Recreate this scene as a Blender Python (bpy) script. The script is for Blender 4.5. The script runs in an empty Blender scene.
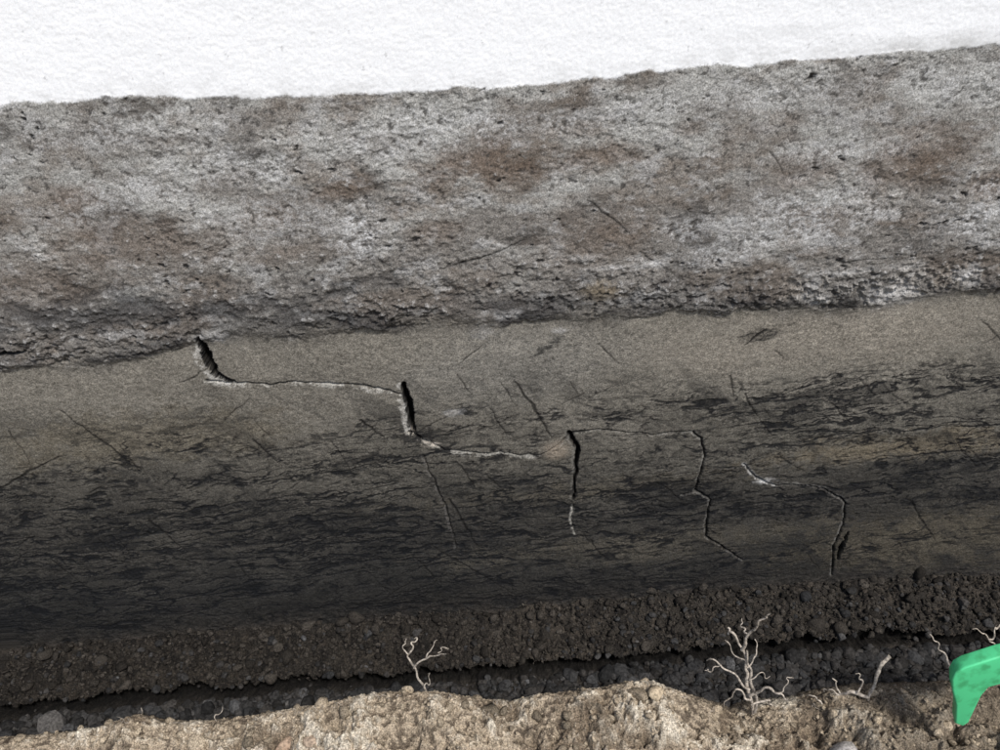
import bpy, math, numpy as np, bmesh
from mathutils import Vector, Matrix
rng=np.random.default_rng(7)
scene=bpy.context.scene
# ------------------------------------------------------------------ camera
PITCH=math.radians(33); ROLL=math.radians(4.1); F=800.0
CAM=np.array([0,-1.55,1.6])
fw=np.array([0,math.cos(PITCH),-math.sin(PITCH)]); r0=np.array([1.0,0,0]); u0=np.cross(r0,fw)
R=math.cos(ROLL)*r0-math.sin(ROLL)*u0; U=math.sin(ROLL)*r0+math.cos(ROLL)*u0
cd=bpy.data.cameras.new("camera"); cam=bpy.data.objects.new("camera",cd); scene.collection.objects.link(cam)
cd.sensor_width=36; cd.lens=36*F/1000; cd.clip_start=0.02; cd.clip_end=500
cam.matrix_world=Matrix(((R[0],U[0],-fw[0],CAM[0]),(R[1],U[1],-fw[1],CAM[1]),(R[2],U[2],-fw[2],CAM[2]),(0,0,0,1)))
scene.camera=cam
# survey helpers: rectify a photo measurement onto a real plane of the site
def ray(u,v): return fw+R*(u-500)/F-U*(v-375)/F
def on_y(u,v,y=0.0):
    d=ray(u,v); return CAM+d*((y-CAM[1])/d[1])
def on_z(u,v,z=0.0):
    d=ray(u,v); return CAM+d*((z-CAM[2])/d[2])
def W(p): q=on_y(p[0],p[1]); return (q[0],q[2])
def line_on_wall(pts):
    q=sorted(W(p) for p in pts); return np.array([a[0] for a in q]),np.array([a[1] for a in q])
# ------------------------------------------------------------------ noise
def perlin(x,y,seed):
    r=np.random.default_rng(seed); a=(r.random((256,256))*2*np.pi).astype(np.float32)
    gx=np.cos(a); gy=np.sin(a)
    xi=np.floor(x).astype(np.int32); yi=np.floor(y).astype(np.int32); xf=(x-xi).astype(np.float32); yf=(y-yi).astype(np.float32)
    u=xf*xf*xf*(xf*(xf*6-15)+10); v=yf*yf*yf*(yf*(yf*6-15)+10)
    x0=xi&255; x1=(xi+1)&255; y0=yi&255; y1=(yi+1)&255
    n00=gx[x0,y0]*xf+gy[x0,y0]*yf; n10=gx[x1,y0]*(xf-1)+gy[x1,y0]*yf
    n01=gx[x0,y1]*xf+gy[x0,y1]*(yf-1); n11=gx[x1,y1]*(xf-1)+gy[x1,y1]*(yf-1)
    a=n00+u*(n10-n00); b=n01+u*(n11-n01); return (a+v*(b-a))*1.5
def fbm(x,y,o,seed,g=.5):
    s=0; a=1; t=0
    for i in range(o):
        s=s+a*perlin(x+i*17.3,y+i*9.1,seed+i); t+=a; a*=g; x=x*2.03; y=y*2.03
    return s/t*1.6
def ss(a,b,x):
    t=np.clip((x-a)/(b-a),0,1); return t*t*(3-2*t)
def mix(c,d,m): return c+(np.asarray(d)-c)*m[...,None]
# ------------------------------------------------------------------ mesh
def grid_obj(name,P,col,mat,facemask=None):
    ny,nx,_=P.shape
    idx=np.arange(ny*nx).reshape(ny,nx)
    f=np.stack([idx[:-1,:-1],idx[:-1,1:],idx[1:,1:],idx[1:,:-1]],-1)
    f=f[facemask] if facemask is not None else f.reshape(-1,4)
    used=np.unique(f); remap=np.zeros(ny*nx,np.int64); remap[used]=np.arange(len(used))
    f=remap[f]; v=P.reshape(-1,3)[used]; c=col.reshape(-1,4)[used]
    return raw_obj(name,v,f,c,mat)
def raw_obj(name,v,f,c,mat,smooth=True):
    me=bpy.data.meshes.new(name); n=f.shape[1]
    me.vertices.add(len(v)); me.vertices.foreach_set("co",v.astype(np.float32).ravel())
    me.loops.add(f.size); me.loops.foreach_set("vertex_index",f.astype(np.int32).ravel())
    me.polygons.add(len(f)); me.polygons.foreach_set("loop_start",(np.arange(len(f))*n).astype(np.int32))
    me.polygons.foreach_set("loop_total",np.full(len(f),n,np.int32))
    me.polygons.foreach_set("use_smooth",np.full(len(f),smooth))
    me.update(calc_edges=True)
    if c is not None:
        at=me.color_attributes.new("albedo",'FLOAT_COLOR','POINT'); at.data.foreach_set("color",c.astype(np.float32).ravel())
    me.materials.append(mat)
    o=bpy.data.objects.new(name,me); scene.collection.objects.link(o); return o
def surf_mat(name,layers,bumps,rough=0.9,base=None,paint=False):
    m=bpy.data.materials.new(name); m.use_nodes=True; nt=m.node_tree; N=nt.nodes; L=nt.links
    b=N["Principled BSDF"]; b.inputs["Roughness"].default_value=rough; b.inputs["Specular IOR Level"].default_value=0.12
    tc=N.new("ShaderNodeTexCoord")
    at=None
    if base is None:
        at=N.new("ShaderNodeAttribute"); at.attribute_name="albedo"; cur=at.outputs["Color"]
    else:
        rg=N.new("ShaderNodeRGB"); rg.outputs[0].default_value=(*base,1); cur=rg.outputs[0]
    inv=None
    if paint:
        mm=N.new("ShaderNodeMath"); mm.operation='MULTIPLY_ADD'; L.new(at.outputs["Alpha"],mm.inputs[0]); mm.inputs[1].default_value=-0.85; mm.inputs[2].default_value=1.0; inv=mm.outputs[0]
    for sc,lo,hi,fl,fh in layers:
        n=N.new("ShaderNodeTexNoise"); n.inputs["Scale"].default_value=sc; n.inputs["Detail"].default_value=1.5; n.inputs["Roughness"].default_value=.65
        L.new(tc.outputs["Object"],n.inputs["Vector"])
        mr=N.new("ShaderNodeMapRange"); L.new(n.outputs["Fac"],mr.inputs[0]); mr.inputs[1].default_value=fl; mr.inputs[2].default_value=fh; mr.inputs[3].default_value=lo; mr.inputs[4].default_value=hi
        mx=N.new("ShaderNodeMix"); mx.data_type='RGBA'; mx.blend_type='MULTIPLY'
        if inv is not None: L.new(inv,mx.inputs[0])
        else: mx.inputs[0].default_value=1
        L.new(cur,mx.inputs[6]); L.new(mr.outputs[0],mx.inputs[7]); cur=mx.outputs[2]
    L.new(cur,b.inputs["Base Color"])
    for sc,st,di in bumps:
        n=N.new("ShaderNodeTexNoise"); n.inputs["Scale"].default_value=sc; n.inputs["Detail"].default_value=2; n.inputs["Roughness"].default_value=.6
        L.new(tc.outputs["Object"],n.inputs["Vector"])
        bp=N.new("ShaderNodeBump"); bp.inputs["Strength"].default_value=st; bp.inputs["Distance"].default_value=di
        if inv is not None:
            q=N.new("ShaderNodeMath"); q.operation='MULTIPLY'; q.inputs[1].default_value=st; L.new(inv,q.inputs[0]); L.new(q.outputs[0],bp.inputs["Strength"])
        L.new(n.outputs["Fac"],bp.inputs["Height"]); L.new(bp.outputs["Normal"],b.inputs["Normal"])
    return m
mat_wall=surf_mat("wall_surface",[(380,0.58,1.38,.33,.68)],[(330,.65,.0015)],.95,paint=True)
mat_soil=surf_mat("soil",[(300,0.45,1.5,.33,.68)],[(220,.9,.003)],.97)
mat_stone=surf_mat("gravel_stone",[(160,0.6,1.35,.35,.65)],[],.85)
mat_root=surf_mat("root_bark",[(150,0.45,1.25,.35,.65)],[],.85,base=(.40,.35,.29))
# ------------------------------------------------------------------ foundation wall
xs=np.concatenate([np.linspace(-8,-1.6,24),np.arange(-1.42,1.42,.002),np.linspace(1.6,8,24)])
zs=np.concatenate([np.linspace(-.6,-.32,4),np.arange(-.28,1.50,.002),np.linspace(1.6,3.2,12)])
X,Z=np.meshgrid(xs,zs); S=X.shape
wx,wz=line_on_wall([(0,105),(60,101),(110,96),(150,94),(190,98),(250,97),(330,95),(420,91),(520,85),(620,75),(700,65),(800,60),(900,52),(1000,45)])
bx,bz=line_on_wall([(0,367),(60,362),(120,358),(180,348),(230,338),(300,333),(370,328),(430,325),(500,322),(560,322),(620,318),(700,312),(760,308),(800,305),(850,300),(1000,290)])
gx_,gz_=line_on_wall([(0,650),(200,632),(400,617),(500,610),(700,590),(1000,573)])
n0=fbm(X*1.7,Z*2.3,4,20); n1=fbm(X*4,Z*6,6,21); n2=fbm(X*16,Z*22,6,22,.6); n3=fbm(X*60,Z*75,5,23,.65); n4=fbm(X*150,Z*150,3,24,.7)
gr=rng.normal(size=S).clip(-2.2,2.2)          # single sand grains
edgeW=np.interp(X,wx,wz)+fbm(X*9,Z*0+1,4,11)*.008+n3*.004+n2*.004
edgeB=np.interp(X,bx,bz)+fbm(X*5,Z*5,5,13)*.024+n3*.011+n2*.016
base=np.interp(X,gx_,gz_)
white=ss(-.003,.003,Z-edgeW)
soft=ss(-.25,.35,fbm(X*3.1,Z*0+4,3,15)+.15)      # lip crisp in places, feathered in others
tw=.006+.020*soft; tc_=.008+.055*soft
up_=ss(-1,1,(Z-edgeB)/tw); upc=ss(-1,1,(Z-edgeB+.03*n2*soft+.01*n3)/tc_)
rough=up_*(1-white); low=1-up_; lowc=1-upc
up=np.clip(Z-edgeB,0,2); dn=np.clip(edgeB-Z,0,2)
lump=np.exp(-up/.10)
calm=ss(-.3,.3,fbm(X*3,Z*5,3,17))                # smoother, floated areas
h=rough*(.0045+.004*n1+(.0016+.0016*calm)*n2+(.0011+.0013*calm)*n3*(1+1.8*lump)+.0009*n4+.008*lump*(.5+n2))
h+=white*(.005+.001*n1+.0004*n2+.0003*n3+.0004*n4)
h+=low*(.003*fbm(X*2.5,Z*5,3,31)+.0008*n2+.0009*n3+.0006*n4)
pit=ss(.6,.9,fbm(X*30,Z*44,4,41,.6)+.5*n1-.12+.45*lump)*rough
h-=pit*.006
def blob(u,v,ru,rv,k=1.0,jit=.35):
    cx,cz=W((u,v)); ex,_=W((u+ru,v)); _,ez=W((u,v+rv))
    a=abs(ex-cx); b=abs(cz-ez)+1e-6
    out=np.zeros(S); i0,i1=np.searchsorted(zs,[cz-2.4*b-.03*a*2.4,cz+2.4*b+.03*a*2.4]); j0,j1=np.searchsorted(xs,[cx-2.4*a,cx+2.4*a]); s=(slice(i0,i1),slice(j0,j1))
    dx=X[s]-cx; dz=Z[s]-cz-0.03*dx
    d=np.sqrt((dx/a)**2+(dz/b)**2)+n2[s]*jit+n3[s]*jit*.6+n1[s]*jit*.6
    out[s]=k*(1-ss(.3,1.45,d)); return out
def C(r,g,b): return np.array([r,g,b])
# ---- rough band colour
lv=ss(.0,.45,up)
cR=np.ones(S+(3,))*C(.190,.177,.160)
cR=mix(cR,C(.325,.32,.30),ss(-.15,.65,fbm(X*5,Z*12,6,51,.6)+.85*lv-.42))
cR=mix(cR,C(.080,.073,.066),.82*ss(-.02,.5,fbm(X*6,Z*13,6,52,.66)-.02-.15*lv))
cR=mix(cR,C(.14,.112,.088),.55*ss(0,.45,fbm(X*4,Z*7,5,54,.6)))
cR=mix(cR,C(.36,.355,.345),.6*ss(.1,.5,fbm(X*11,Z*20,5,56,.65)))
brown=np.zeros(S)
for b in [(485,165,60,25,1),(75,197,22,13,.9),(605,155,36,14,.8),(345,187,28,10,.8),(435,228,30,16,.6),(690,127,18,8,.7),(915,160,75,28,.75),(140,245,120,30,.6),(990,182,25,12,.9),(810,170,45,20,.7),(600,235,60,25,.6),(35,290,60,30,.5),(280,250,60,14,.5),(760,130,40,12,.4),(560,210,30,10,.4)]:
    brown=np.maximum(brown,blob(*b,jit=.6))
cR=mix(cR,C(.130,.098,.075),.8*brown)
eff=np.zeros(S)
for b in [(370,235,32,24,1),(715,255,40,14,.7),(130,130,120,18,.5),(800,215,85,26,.7),(980,215,60,28,.8),(430,130,200,20,.5),(850,150,60,14,.5),(130,195,60,14,.5),(750,95,200,20,.4),(270,215,60,22,.5),(690,225,30,14,.6),(60,220,40,14,.4),(250,165,90,20,.4),(980,80,80,20,.3)]:
    eff=np.maximum(eff,blob(*b,jit=.8))
sp=ss(-.25,.4,n3+.5*n4)
cR=mix(cR,C(.50,.50,.495),eff*(.2+.7*sp))
cR=mix(cR,C(.30,.22,.11),blob(605,292,26,9,.6,.8))
cR=mix(cR,C(.052,.050,.048),.78*np.exp(-up/.07)*ss(-.6,.2,n2+.5*n1))
cR=mix(cR,C(.040,.040,.041),.85*np.maximum(blob(120,312,220,16,.9,.9),np.maximum(blob(560,300,160,10,.7,.9),blob(330,318,120,12,.8,.9))))
cR=mix(cR,C(.48,.47,.455),.5*ss(.3,.6,n3+.25*n1)*ss(-.1,.4,n2))
cR=mix(cR,C(.045,.042,.039),.78*ss(.25,.65,-n3-.35*n2))
cR=mix(cR,C(.04,.036,.033),.8*pit)
cR*=(1+.10*gr+.18*n4)[...,None]
# ---- lower smooth render: damp gradient
t=np.clip(dn/np.maximum(edgeB-base,.1),0,1.1)
tt=t+.16*n0+.08*n1+.04*n2+.10*(ss(0,1,-X/1.3)-.4)
cL=np.ones(S+(3,))*C(.172,.158,.133)
cL=mix(cL,C(.100,.092,.077),ss(.08,.36,tt)); cL=mix(cL,C(.045,.0415,.036),ss(.34,.64,tt)); cL=mix(cL,C(.023,.022,.020),ss(.64,1.0,tt))
cL=mix(cL,C(.24,.215,.178),blob(850,335,200,34,.65,.5)); cL=mix(cL,C(.20,.19,.17),blob(520,365,110,40,.5)); cL=mix(cL,C(.15,.128,.092),blob(120,440,160,24,.45,.7)); 
cL=mix(cL,C(.15,.125,.088),blob(900,448,140,13,.8,.7)); cL=mix(cL,C(.105,.090,.066),blob(930,540,130,26,.75,.7)); cL=mix(cL,C(.085,.075,.058),blob(640,545,160,14,.7,.8)); cL=mix(cL,C(.085,.075,.058),blob(600,488,220,8,.7,.8))
cL*= np.clip(1+.36*n3+.26*n4+.24*n2+.13*gr,.25,2.2)[...,None]
# soft diagonal dark streaks
wq=.06*fbm(X*2,Z*2,3,89)
da=X*.78-Z*.62; db=X*.62+Z*.78+wq
sm=ss(.2,.55,fbm(da*2.5,db*15,5,90,.6))+.6*ss(.25,.5,fbm(da*5+9,db*34,4,95,.6))
cL=mix(cL,C(.024,.023,.022),np.clip(.45*sm,0,.6)*ss(.06,.25,t))
# bituminous wash that follows the coursing, crazed into fine filaments
q1=fbm(X*8,Z*18,4,60); wX=X+.030*q1; wZ=Z+.017*fbm(X*6,Z*13,5,61,.62)-.035*X+.010*np.sin(X*5)
reg=np.zeros(S)
for b in [(800,396,260,15,1),(930,468,130,36,1.2),(660,505,170,34,1.1),(110,540,220,52,1.1),(380,530,200,44,1.05),(820,420,110,12,.9),(960,425,80,16,1),(300,470,220,12,1),(560,545,160,26,.8),(190,450,18,20,.7),(550,350,25,10,.8),(760,335,25,8,.8),(100,600,280,34,.9),(740,450,80,12,.7),(990,375,70,10,1),(500,590,340,24,.7),(340,495,280,12,1),(30,500,80,14,.8),(880,385,160,8,1),(700,405,120,8,.9)]:
    reg=np.maximum(reg,blob(*b,jit=1.0))
def fil(a,b,s,w,o=3):
    n=fbm(wX*a,wZ*b,o,s,.5); return 1-ss(w*.3,w,np.abs(n))
l1=fil(3.0,20,62,.095); l2=fil(6,32,63,.11); l3=fil(12,52,64,.11); l4=fil(22,46,66,.085)
pa=ss(-.25,.25,fbm(X*5,Z*14,4,67)); pb_=ss(-.25,.25,fbm(X*8,Z*22,4,68))
lines=np.clip(l1+l2*(.35+.65*pa)+.8*l3*pb_+.5*l4*(1-pa),0,1)
wash=ss(.0,.35,fbm(wX*3.2,wZ*20,6,65,.66)+.08)
dep=ss(.08,.28,t)
tar=np.clip(reg*(.62*wash+1.0*lines)+.78*dep*lines*ss(-.3,.2,n2*.5+fbm(X*3,Z*8,3,69)),0,1)*lowc
tar*=.78+.22*ss(-.5,.2,n3+.4*n4)
cL=mix(cL,C(.0075,.0080,.0092),.96*tar)
h-=.0018*lines*(.3+reg)*low*dep
col=cL*lowc[...,None]+cR*upc[...,None]
rim=np.exp(-((Z-edgeB)/.007)**2)*ss(.0,.5,n2+.4*n3)*(1-soft)
col=mix(col,C(.28,.26,.235),.5*rim)
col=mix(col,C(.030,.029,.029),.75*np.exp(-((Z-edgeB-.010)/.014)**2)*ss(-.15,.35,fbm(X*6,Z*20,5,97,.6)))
cW=np.ones(S+(3,))*C(.845,.855,.86); upw=np.clip(Z-edgeW,0,2)
cW=mix(cW,C(.50,.50,.49),.5*np.exp(-upw/.022)*ss(-.3,.5,n2+.4*n3)+.5*ss(.1,1.0,X)*np.exp(-upw/.09)*ss(-.3,.4,fbm(X*3,Z*30,4,71)))
cW=mix(cW,C(.35,.35,.35),.5*ss(.7,.85,fbm(X*50,Z*50,4,72,.6)))
cW*=np.clip(1+.03*n3+.04*n4+.02*gr,0,1.05)[...,None]
col=col*(1-white)[...,None]+cW*white[...,None]
cb=W((140,108)); dd=np.sqrt(((X-cb[0])/.05)**2+((Z-cb[1])/.022)**2)
col=mix(col,C(.10,.09,.08),.8*(1-ss(.3,1.3,dd+n3*.9)))
# ---- cracks and scratches
Xj=X+.006*fbm(X*18,Z*18,5,81,.65); Zj=Z+.006*fbm(X*18,Z*18,5,86,.65)
def crack(pts,ws,depth,rimk=0.0,rimc=(.55,.52,.47),rw=.006,dark=1.0,off=(0,0)):
    def dist(P_):
        q=[W(p) for p in P_]; d=np.full(x.shape,9.0); w_=np.zeros(x.shape)
        for k in range(len(q)-1):
            ax,az=q[k]; vx=q[k+1][0]-ax; vz=q[k+1][1]-az
            s=np.clip(((x-ax)*vx+(z-az)*vz)/(vx*vx+vz*vz),0,1); e=np.hypot(x-ax-s*vx,z-az-s*vz); m=e<d
            d[m]=e[m]; w_[m]=(ws[k]+(ws[k+1]-ws[k])*s)[m]*.0022
        return d,w_*(1+.5*n3[sl])
    q=[W(p) for p in pts]
    x0=min(a[0] for a in q)-.05; x1=max(a[0] for a in q)+.05; z0=min(a[1] for a in q)-.05; z1=max(a[1] for a in q)+.05
    i0,i1=np.searchsorted(zs,[z0,z1]); j0,j1=np.searchsorted(xs,[x0,x1]); sl=(slice(i0,i1),slice(j0,j1))
    x=Xj[sl]; z=Zj[sl]; c=col[sl]
    if x.size==0: return
    if rimk>0:
        D,w_=dist([(p[0]+off[0],p[1]+off[1]) for p in pts])
        r=(1-ss(0,1,(D-w_)/(rw*(1+.7*n2[sl]))))*ss(-.35,.3,n2[sl]+.7*n3[sl]+.3*n4[sl])
        c=mix(c,(C(*rimc)*(1+.3*n4[sl]+.1*gr[sl])[...,None]),rimk*r)
    D,w_=dist(pts)
    wide=.0032 if depth>.02 else 0               # open gaps: dark colour overlaps the inner faces as painted shade
    g=(1-ss(-.0014,.0014,D-w_+wide*.5))*ss(0,.0008,w_)
    gc=(1-ss(-.0014,.0014,D-w_-wide*.5))*ss(0,.0008,w_)
    h[sl]-=depth*g
    col[sl]=mix(c,C(.008,.0075,.007),.97*dark*gc)
T=(.33,.315,.28)
crack([(206,380),(240,383),(265,384),(300,382),(340,384),(380,388),(400,394)],[1.2,1.1,.8,.8,.9,1.1,1.2],.006,.9,(.36,.345,.31),.0075,.8,(0,2))
crack([(199,338),(204,350),(208,362),(216,374),(235,381)],[2.6,4.2,4.8,3.4,1],.045,.8,(.40,.385,.355),.010,1,(-4,1))
crack([(404,383),(407,398),(411,415),(413,430)],[2.6,4.2,4.0,2.2],.05,.75,(.40,.385,.355),.005,1,(-4,1))
crack([(300,382),(360,384),(398,392),(404,410),(410,434)],[.3,.3,.3,.3,.3],.001,.5,T,.006,.2,(-2,1))
crack([(410,433),(428,442),(445,449),(470,452),(500,452),(540,456)],[1.5,1.5,1,.7,.6,.6],.007,.75,T,.006,.85,(0,2))
crack([(412,432),(422,441),(436,442)],[2.4,2.4,1],.004,.75,(.36,.32,.27),.014,.1,(2,2))
crack([(540,456),(560,442),(572,433),(600,430),(650,434),(693,431)],[.7,1,1.5,.6,.5,.6],.005,.4,(.19,.18,.16),.004,.85,(0,1))
crack([(570,432),(577,447),(576,470),(574,498)],[2.2,3,1.6,.9],.03,.2,T,.004,1,(-2,0))
crack([(574,505),(571,520),(575,534)],[.7,1,.5],.005,.7,T,.004,.7,(-1,0))
crack([(693,431),(702,440),(705,458),(699,476),(696,492)],[.9,1.2,1,1.1,1],.008,.5,(.22,.21,.19),.004,1,(-1,0))
crack([(683,496),(697,492),(711,500),(707,518),(706,538),(722,547),(742,560)],[.9,1.3,1.1,1,1.2,1.3,.7],.009,.4,(.20,.19,.17),.004,1,(-1,0))
crack([(744,464),(756,478),(776,485)],[.7,1.3,1],.008,.8,(.42,.405,.385),.005,.6,(0,0))
crack([(776,485),(800,485),(825,489),(846,503),(843,525),(834,545),(832,575)],[.6,.6,.7,1,1.2,1.5,.9],.009,.45,(.24,.23,.21),.0045,1,(-1,-1))
crack([(849,532),(842,546),(838,560)],[1.5,3.4,1],.02,0,T,.004,1)
crack([(0,354),(12,352),(28,350)],[2,2.6,.6],.02,0,T,.004,1)
crack([(424,456),(432,475),(440,492),(450,520),(456,548)],[.6,.8,1,.7,.5],.003,.35,(.15,.14,.13),.003,1,(-2,0))
crack([(448,500),(462,520),(478,548)],[1.1,1.1,.5],.002,0,T,.003,.9)
scr=[([(60,410),(100,440),(142,470)],1.3),([(515,383),(532,405),(552,438)],1.8),([(0,489),(30,470),(66,455)],1.5),([(360,421),(383,438)],1.3),([(253,440),(282,466)],1.),([(588,200),(606,214),(627,230)],1.),([(440,268),(480,258),(525,240)],1.),([(730,375),(735,395)],1.4),([(744,394),(757,416)],1.3),([(770,150),(786,176)],.8),([(430,545),(460,562),(520,598)],1.),([(150,522),(188,552)],1.5),([(590,540),(606,560)],1.1),([(280,548),(300,520)],.7),([(8,430),(30,462)],.7),([(840,262),(900,255)],.5),([(640,250),(700,290)],.6),([(480,430),(520,415)],.7),([(910,500),(935,540)],1.2),([(52,560),(90,590)],.9),([(690,590),(730,560)],.9),([(330,440),(350,470)],.6),([(765,330),(745,345)],1.8)]
for _ in range(70):
    u=rng.uniform(-20,1020); v_=rng.uniform(350,600)-.07*(u-500); l=rng.uniform(8,45); a=rng.choice([rng.normal(48,8),rng.normal(-28,12)],p=[.72,.28])*math.pi/180
    scr.append(([(u,v_),(u+l*.5*math.cos(a)+rng.normal(),v_+l*.5*math.sin(a)+rng.normal()),(u+l*math.cos(a),v_+l*math.sin(a))],rng.uniform(.35,.9)))
for pts,w in scr:
    crack(pts,[w*.5]+[w]*(len(pts)-2)+[w*.3] if len(pts)>2 else [w,w*.4],.0018,0,T,.003,.85)
q=blob(557,450,14,9,1,.3); col=mix(col,C(.24,.20,.155),.75*q); h+=.004*q
for (u,v,a,b,k) in [(450,413,8,2.5,.4),(558,331,8,2.5,.6),(840,272,10,3,.9),(620,266,30,2.5,.6),(961,275,6,3,.8),(880,292,20,5,.5),(483,325,9,8,.35),(510,312,14,4,.5),(765,482,10,3.5,.8),(205,335,14,6,.5),(820,296,14,5,.5),(905,298,20,5,.35),(870,268,30,4,.4),(660,264,9,2,.6)]:
    q=blob(u,v,a,b,k,1.3); col=mix(col,C(.50,.49,.475),q*(.5+.5*sp)); h+=.002*q
pb=blob(860,285,120,20,1,.6)*ss(.1,.5,n3); h+=.006*pb; col=mix(col,C(.36,.34,.31),.45*pb*sp)
# soil splash and crumbly toe
ds=np.clip(Z-base,0,1); col=mix(col,C(.034,.029,.024)*(1+.5*n3+.2*gr)[...,None],.8*np.exp(-ds/.04)*ss(-.5,.4,n2+n3*.4+n1*.5))
h+=.010*np.exp(-ds/.025)*(n2*.6+.5+.4*n3)
col=np.clip(col,.003,.88)
P=np.stack([X,-h,Z],-1); col4=np.concatenate([col,white[...,None]],-1)
fm=(.25*(white[:-1,:-1]+white[1:,1:]+white[:-1,1:]+white[1:,:-1]))>.5
found=grid_obj("concrete_foundation_wall",P,col4,mat_wall,facemask=~fm)
paintw=grid_obj("white_painted_house_wall",P,col4,mat_wall,facemask=fm)
v=np.array([[x,y,z] for x in(-8,8) for y in(.08,.35) for z in(-.6,3.2)],float)
f=np.array([[0,1,3,2],[4,6,7,5],[0,4,5,1],[2,3,7,6],[0,2,6,4],[1,5,7,3]])
core=raw_obj("masonry_core",v,f,np.full((8,4),.25),mat_wall,False); core.parent=found
del P,col,col4
# ------------------------------------------------------------------ ground: ledge, trench, bank
xs=np.concatenate([np.array([-30,-20,-12,-8,-5,-3.5,-2.5,-1.9]),np.arange(-1.45,1.45,.0025),np.array([1.9,2.5,3.5,5,8,12,20,30])])
ys=np.concatenate([np.array([-40,-25,-15,-9,-6,-4,-3,-2.2,-1.6,-1.3]),np.arange(-1.0,.03,.0025)])
X,Y=np.meshgrid(xs,ys); S=X.shape
pts=[(-60,746),(0,742),(60,738),(95,732),(130,718),(160,726),(205,726),(250,720),(290,713),(350,701),(385,695),(440,695),(480,703),(510,707),(545,698),(600,692),(630,685),(655,686),(685,698),(715,714),(740,726),(765,716),(800,712),(840,699),(880,693),(930,694),(1000,688),(1060,684)]
q=[on_y(u,v_+2,-.42) for u,v_ in pts]; cr=np.interp(X,[a[0] for a in q],[a[2] for a in q])
m1=fbm(X*5,Y*5,5,101); m2=fbm(X*18,Y*18,5,102,.6); m3=fbm(X*60,Y*60,4,103,.65); m4=fbm(X*3,Y*0+.5,4,104); m5=fbm(X*140,Y*140,3,105,.6); m6=fbm(X*9+3,Y*9,5,107,.6)
gr=rng.normal(size=S).clip(-2.2,2.2)
base=np.interp(X,gx_,gz_)
yl=-.160+.016*m4+.020*fbm(X*9,Y*0,5,106,.6)+.005*m3
led=base+.004+np.clip(Y/-.15,0,1)*-.040+.016*m2+.009*m3+.014*m6
drop=.022+.022*ss(-.4,.4,fbm(X*4,Y*0+2,3,108))
bed=base-.046-drop*.45+.010*m2+.005*m3
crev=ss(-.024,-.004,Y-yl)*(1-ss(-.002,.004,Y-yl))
z=bed-.022*crev
s_=ss(-.005,.003,Y-yl); z=z+(led-z)*s_
rise=ss(0,1,(-.25-Y)/.17)
away=ss(.43,.62,-Y)
bank=cr*(1-away)+away*(cr*.5)+.024*m1*ss(.42,.55,-Y)+(.020*m6+.010*m2)*ss(.35,.48,-Y)+.006*m3-.045*ss(.43,.6,-Y)+.002*m5
clod=ss(.2,.45,m6+.4*m2); bank=bank+.014*clod*ss(.38,.46,-Y)-.014*ss(.1,.4,-m6-.2*m2)*ss(.42,.5,-Y)
far=np.clip(ss(.9,1.6,-Y)+ss(1.3,1.9,np.abs(X)),0,1)
bank=bank*(1-far)+far*(-.03+.03*m1)
z=z*(1-rise)+bank*rise+.0015*m5
Yd=Y+.030*crev*(1-rise)                         # crevice undercuts the ledge
c=np.ones(S+(3,))*C(.028,.0245,.0205)
c=mix(c,C(.014,.0125,.011),ss(-.2,.4,m2)); c=mix(c,C(.055,.046,.036),.7*ss(.0,.5,m3+.4*m1)*ss(-.006,.0,Y-yl))
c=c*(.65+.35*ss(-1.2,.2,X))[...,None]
c=mix(c,C(.006,.0055,.005),.9*np.clip(crev,0,1))  # wet soil in the crevice, with its occlusion shade painted in
dry=np.ones(S+(3,))*C(.30,.245,.178)
dry=mix(dry,C(.44,.39,.31),ss(0,.5,m6+.5*m3)); dry=mix(dry,C(.14,.108,.075),.9*ss(-.05,.5,-m1-.5*m2-.2*m3)); dry=mix(dry,C(.065,.050,.037),.8*ss(.15,.5,-m3-.6*m6))
k=ss(.45,.95,rise)[...,None]; c=c*(1-k)+dry*k
dk=ss(.62,.85,X)*.8*k[...,0]; c=mix(c,C(.12,.098,.072)*(1+.4*m2)[...,None],dk)
c*=(1+.16*gr+.2*m5)[...,None]
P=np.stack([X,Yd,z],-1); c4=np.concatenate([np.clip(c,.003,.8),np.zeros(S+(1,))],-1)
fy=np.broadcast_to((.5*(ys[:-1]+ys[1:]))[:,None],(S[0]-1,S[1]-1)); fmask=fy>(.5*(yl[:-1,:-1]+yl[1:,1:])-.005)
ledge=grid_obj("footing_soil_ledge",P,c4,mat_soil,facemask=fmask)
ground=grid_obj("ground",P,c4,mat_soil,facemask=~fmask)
Zg=z; xg=xs; yg=ys
def gz(x,y):
    i=np.clip(np.searchsorted(yg,y),1,len(yg)-1); j=np.clip(np.searchsorted(xg,x),1,len(xg)-1); return Zg[i,j]
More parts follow.
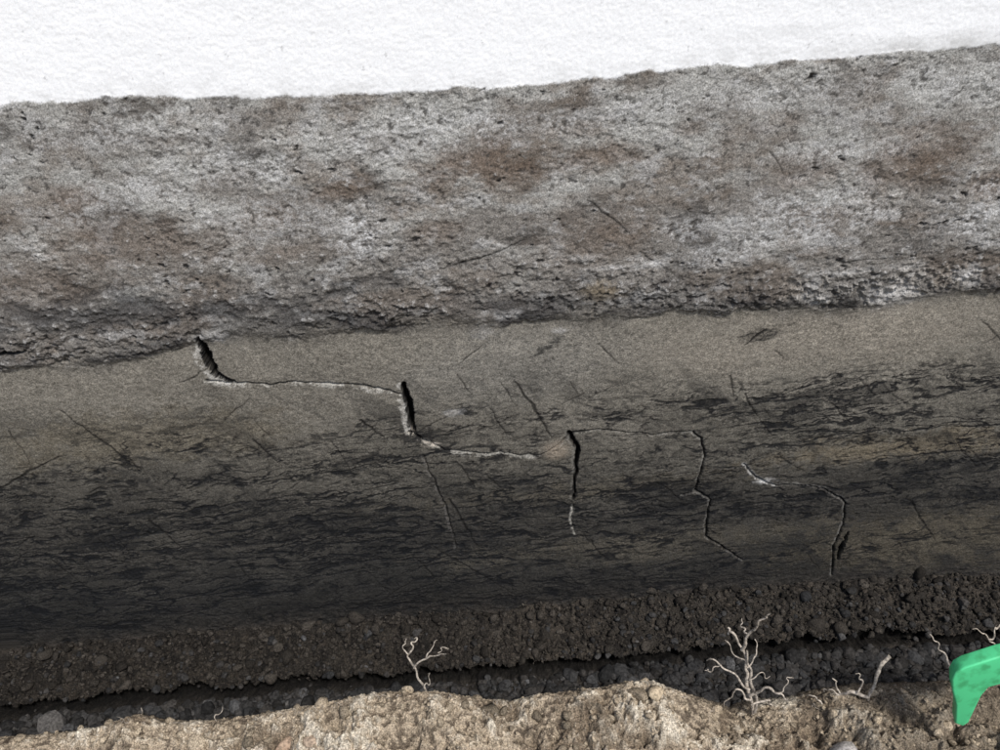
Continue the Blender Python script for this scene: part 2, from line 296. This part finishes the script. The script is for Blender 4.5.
# ------------------------------------------------------------------ stones
bm=bmesh.new(); bmesh.ops.create_icosphere(bm,subdivisions=2,radius=1); bm.verts.ensure_lookup_table()
IV=np.array([v.co[:] for v in bm.verts]); IF=np.array([[v.index for v in f.verts] for f in bm.faces]); bm.free()
def stones(name,pos,rad,colfun,mat,flat=(.55,.95),lift=.3,ang=.28,smooth=False):
    V=[];Fc=[];Cc=[];n=0
    for p,r in zip(pos,rad):
        q=IV.copy()
        for _ in range(6):
            d=rng.normal(size=3); d/=np.linalg.norm(d); off=1-ang*rng.uniform(.4,1.6); s=q@d; q=q-np.outer(np.clip(s-off,0,None),d)
        q*=1+rng.normal(size=(len(q),1))*.04
        q*=np.array([1,rng.uniform(.65,1),rng.uniform(*flat)])*r
        a,b=rng.uniform(0,6.28),rng.normal()*.5
        Rz=np.array([[math.cos(a),-math.sin(a),0],[math.sin(a),math.cos(a),0],[0,0,1]]); Rx=np.array([[1,0,0],[0,math.cos(b),-math.sin(b)],[0,math.sin(b),math.cos(b)]])
        q=q@(Rz@Rx).T+np.array(p)+np.array([0,0,r*lift])
        V.append(q); Fc.append(IF+n); n+=len(q); cc=colfun(); Cc.append(np.tile([*cc,0],(len(q),1)))
    return raw_obj(name,np.concatenate(V),np.concatenate(Fc),np.concatenate(Cc),mat,smooth)
def place(n,x0,x1,y0,y1):
    x=rng.uniform(x0,x1,n); y=rng.uniform(y0,y1,n); return np.stack([x,y,gz(x,y)],-1)
def cg():
    b=rng.uniform(.014,.045)*(1.8 if rng.random()<.07 else 1); w=rng.uniform(.0,.35); return (b,b*(1-.25*w),b*(1-.5*w))
pos=np.concatenate([place(4200,-1.5,1.5,-.34,-.188),place(420,-1.45,1.45,-.165,-.02)])
ra=np.exp(rng.normal(math.log(.0100),.38,len(pos))); ra[4200:]*=.7
stones("gravel",pos,ra,cg,mat_stone)
def cs():
    b=rng.uniform(.014,.048)*(1.5 if rng.random()<.05 else 1); return (b,b*.87,b*.72)
pos=place(8000,-1.45,1.45,-.155,.004); stones("soil_crumbs",pos,np.exp(rng.normal(math.log(.0032),.65,len(pos))),cs,mat_soil,smooth=True,ang=.4)
def cd_():
    b=rng.uniform(.12,.38); return (b,b*.82,b*.59)
pos=place(3600,-1.35,1.35,-.72,-.38); stones("dry_soil_clods",pos,np.exp(rng.normal(math.log(.0032),.7,len(pos))),cd_,mat_soil,smooth=True,lift=.05,ang=.45)
def rock(u,v_,r,colr,flat):
    p=on_z(u,v_,-.01); p[2]=gz(p[0],p[1]); stones("stone",[p],[r],lambda:colr,mat_stone,flat,.2,.35,True)
rock(853,722,.038,(.32,.30,.28),(.7,.8)); rock(283,738,.03,(.29,.21,.15),(.6,.7)); rock(655,700,.022,(.36,.29,.2),(.6,.7)); rock(312,742,.022,(.3,.23,.17),(.6,.7))
# ------------------------------------------------------------------ roots
def root(name,branches,y=-.40,jit=1.3):
    cu=bpy.data.curves.new(name,'CURVE'); cu.dimensions='3D'; cu.bevel_depth=1; cu.bevel_resolution=2; cu.resolution_u=4
    for pts,ra,rb,dy in branches:
        s=cu.splines.new('BEZIER'); fine=[]
        for k in range(len(pts)-1):
            for t_ in (0,.33,.66):
                fine.append((pts[k][0]*(1-t_)+pts[k+1][0]*t_,pts[k][1]*(1-t_)+pts[k+1][1]*t_))
        fine.append(pts[-1]); s.bezier_points.add(len(fine)-1)
        for i,(u,v_) in enumerate(fine):
            f_=i/(len(fine)-1); j=jit if 0<i else 0
            q=on_y(u+rng.normal()*j,v_+rng.normal()*j,y+dy*f_)
            bp=s.bezier_points[i]; bp.co=q; bp.radius=(ra+(rb-ra)*f_)*.0019*rng.uniform(.8,1.2); bp.handle_left_type=bp.handle_right_type='AUTO'
    cu.materials.append(mat_root); o=bpy.data.objects.new(name,cu); scene.collection.objects.link(o)
root("dry_root",[([(434,710),(424,688),(414,670),(408,655),(412,643),(416,638)],1.5,.7,.05),([(414,668),(426,658),(438,653),(447,655)],1.1,.5,-.03),([(426,658),(432,649),(436,640)],.8,.4,.02),([(408,655),(404,648),(407,640)],.9,.4,.02),([(424,688),(430,680),(428,672)],.6,.3,.03),([(438,653),(443,648),(448,650)],.5,.3,.01)])
root("dry_root",[([(752,718),(750,690),(747,668),(742,648),(733,634),(728,628)],2.6,1.0,.06),([(755,712),(754,690),(749,668),(746,650)],2.0,1,.03),([(742,650),(748,632),(760,622),(771,615)],1.9,.8,-.04),([(748,634),(741,626),(744,618)],1,.5,.03),([(750,690),(735,676),(720,664),(706,660)],1.6,.6,.05),([(720,664),(712,668),(705,672)],.8,.4,.0),([(751,695),(765,688),(778,693),(790,700)],2,.9,-.05),([(751,700),(738,690),(728,700),(722,706)],1.3,.7,.03),([(747,668),(757,655),(755,640)],1.1,.5,.05),([(778,693),(786,682),(792,676)],.9,.4,.03),([(751,705),(770,700),(775,710)],1.5,.8,.02),([(745,660),(735,655),(726,640)],.8,.4,.02),([(749,680),(762,672),(770,678)],.9,.4,.02)])
root("dry_root",[([(868,700),(876,680),(882,668),(887,656)],1.7,2.6,.03),([(868,697),(850,690),(838,695),(822,704),(808,708)],2.3,1.2,.04),([(840,694),(836,682),(832,678)],1.3,.7,.02),([(858,693),(862,680),(858,672)],1.1,.6,.02),([(822,704),(815,696),(806,697)],1.1,.6,.02),([(838,695),(830,688),(824,690)],.9,.5,.02)],y=-.425)
root("dry_root",[([(954,694),(950,668),(942,652),(934,640),(929,632)],1.4,.7,.06)])
root("dry_root",[([(1000,672),(996,652),(990,640),(998,628),(1006,620)],1.5,.7,.06),([(990,640),(984,633),(972,628)],.9,.5,.0)])
root("dry_root",[([(140,734),(138,720),(142,710)],.9,.5,.02),([(138,720),(132,716)],.6,.3,.0)]); root("dry_root",[([(218,732),(216,716),(222,708)],.8,.4,.02)])
hair=[]
for _ in range(60):
    x=rng.uniform(-.95,1.05); c0=gz(np.array([x]),np.array([-.42]))[0]
    d=np.array([x,-.42,c0])-CAM; uu=500+F*(d@R)/(d@fw); vv=375-F*(d@U)/(d@fw)
    a=rng.normal()*10; hair.append(([(uu,vv+6),(uu+a*.4,vv-rng.uniform(1,4)),(uu+a,vv-rng.uniform(0,6))],.35,.2,rng.normal()*.03))
root("root_hairs",hair,-.42)
# ------------------------------------------------------------------ green plastic handle
tip=on_z(964,727,-.02); yp=tip[1]
outl=[(952,690),(952,680),(956,673),(965,668),(981,663),(1000,657),(1040,648),(1075,650),(1078,668),(1060,680),(1030,684),(1000,685),(989,688),(982,696),(976,708),(969,723),(963,727),(955,724),(956,706)]
bm=bmesh.new(); vs=[bm.verts.new(on_y(u,v_,yp)) for u,v_ in outl]
fa=bm.faces.new(vs)
ex=bmesh.ops.extrude_face_region(bm,geom=[fa]); bmesh.ops.translate(bm,vec=(0.012,.035,-.004),verts=[g for g in ex['geom'] if isinstance(g,bmesh.types.BMVert)])
bmesh.ops.recalc_face_normals(bm,faces=bm.faces)
me=bpy.data.meshes.new("green_plastic_handle"); bm.to_mesh(me); bm.free()
gh=bpy.data.objects.new("green_plastic_handle",me); scene.collection.objects.link(gh)
bv=gh.modifiers.new("bevel",'BEVEL'); bv.width=.005; bv.segments=4; bv.limit_method='ANGLE'; bv.angle_limit=math.radians(50)
for p in me.polygons: p.use_smooth=True
mg=bpy.data.materials.new("green_plastic"); mg.use_nodes=True; nt=mg.node_tree; b=nt.nodes["Principled BSDF"]
n=nt.nodes.new("ShaderNodeTexNoise"); n.inputs["Scale"].default_value=45; n.inputs["Detail"].default_value=6
rp=nt.nodes.new("ShaderNodeValToRGB"); rp.color_ramp.elements[0].position=.3; rp.color_ramp.elements[0].color=(.05,.36,.14,1); rp.color_ramp.elements[1].position=.5; rp.color_ramp.elements[1].color=(.08,.56,.24,1)
tc=nt.nodes.new("ShaderNodeTexCoord"); nt.links.new(tc.outputs["Object"],n.inputs["Vector"]); nt.links.new(n.outputs["Fac"],rp.inputs[0]); nt.links.new(rp.outputs[0],b.inputs["Base Color"]); b.inputs["Roughness"].default_value=.45
me.materials.append(mg)
# ------------------------------------------------------------------ light
sd=Vector((.30,-.50,.85)).normalized(); el=math.asin(sd.z); az=math.atan2(sd.x,sd.y)
w=bpy.data.worlds.new("World"); scene.world=w; w.use_nodes=True; nt=w.node_tree; bg=nt.nodes["Background"]
sk=nt.nodes.new("ShaderNodeTexSky"); sk.sky_type='NISHITA'; sk.sun_disc=False; sk.sun_elevation=el; sk.sun_rotation=az; sk.dust_density=2; sk.air_density=1
nt.links.new(sk.outputs[0],bg.inputs[0]); bg.inputs[1].default_value=.15
sl=bpy.data.lights.new("sun",'SUN'); sl.energy=3.8; sl.angle=math.radians(10); sl.color=(1,.97,.93)
so=bpy.data.objects.new("sun",sl); scene.collection.objects.link(so); so.rotation_euler=sd.to_track_quat('Z','Y').to_euler()
scene.view_settings.view_transform='Standard'; scene.view_settings.look='None'; scene.view_settings.exposure=0
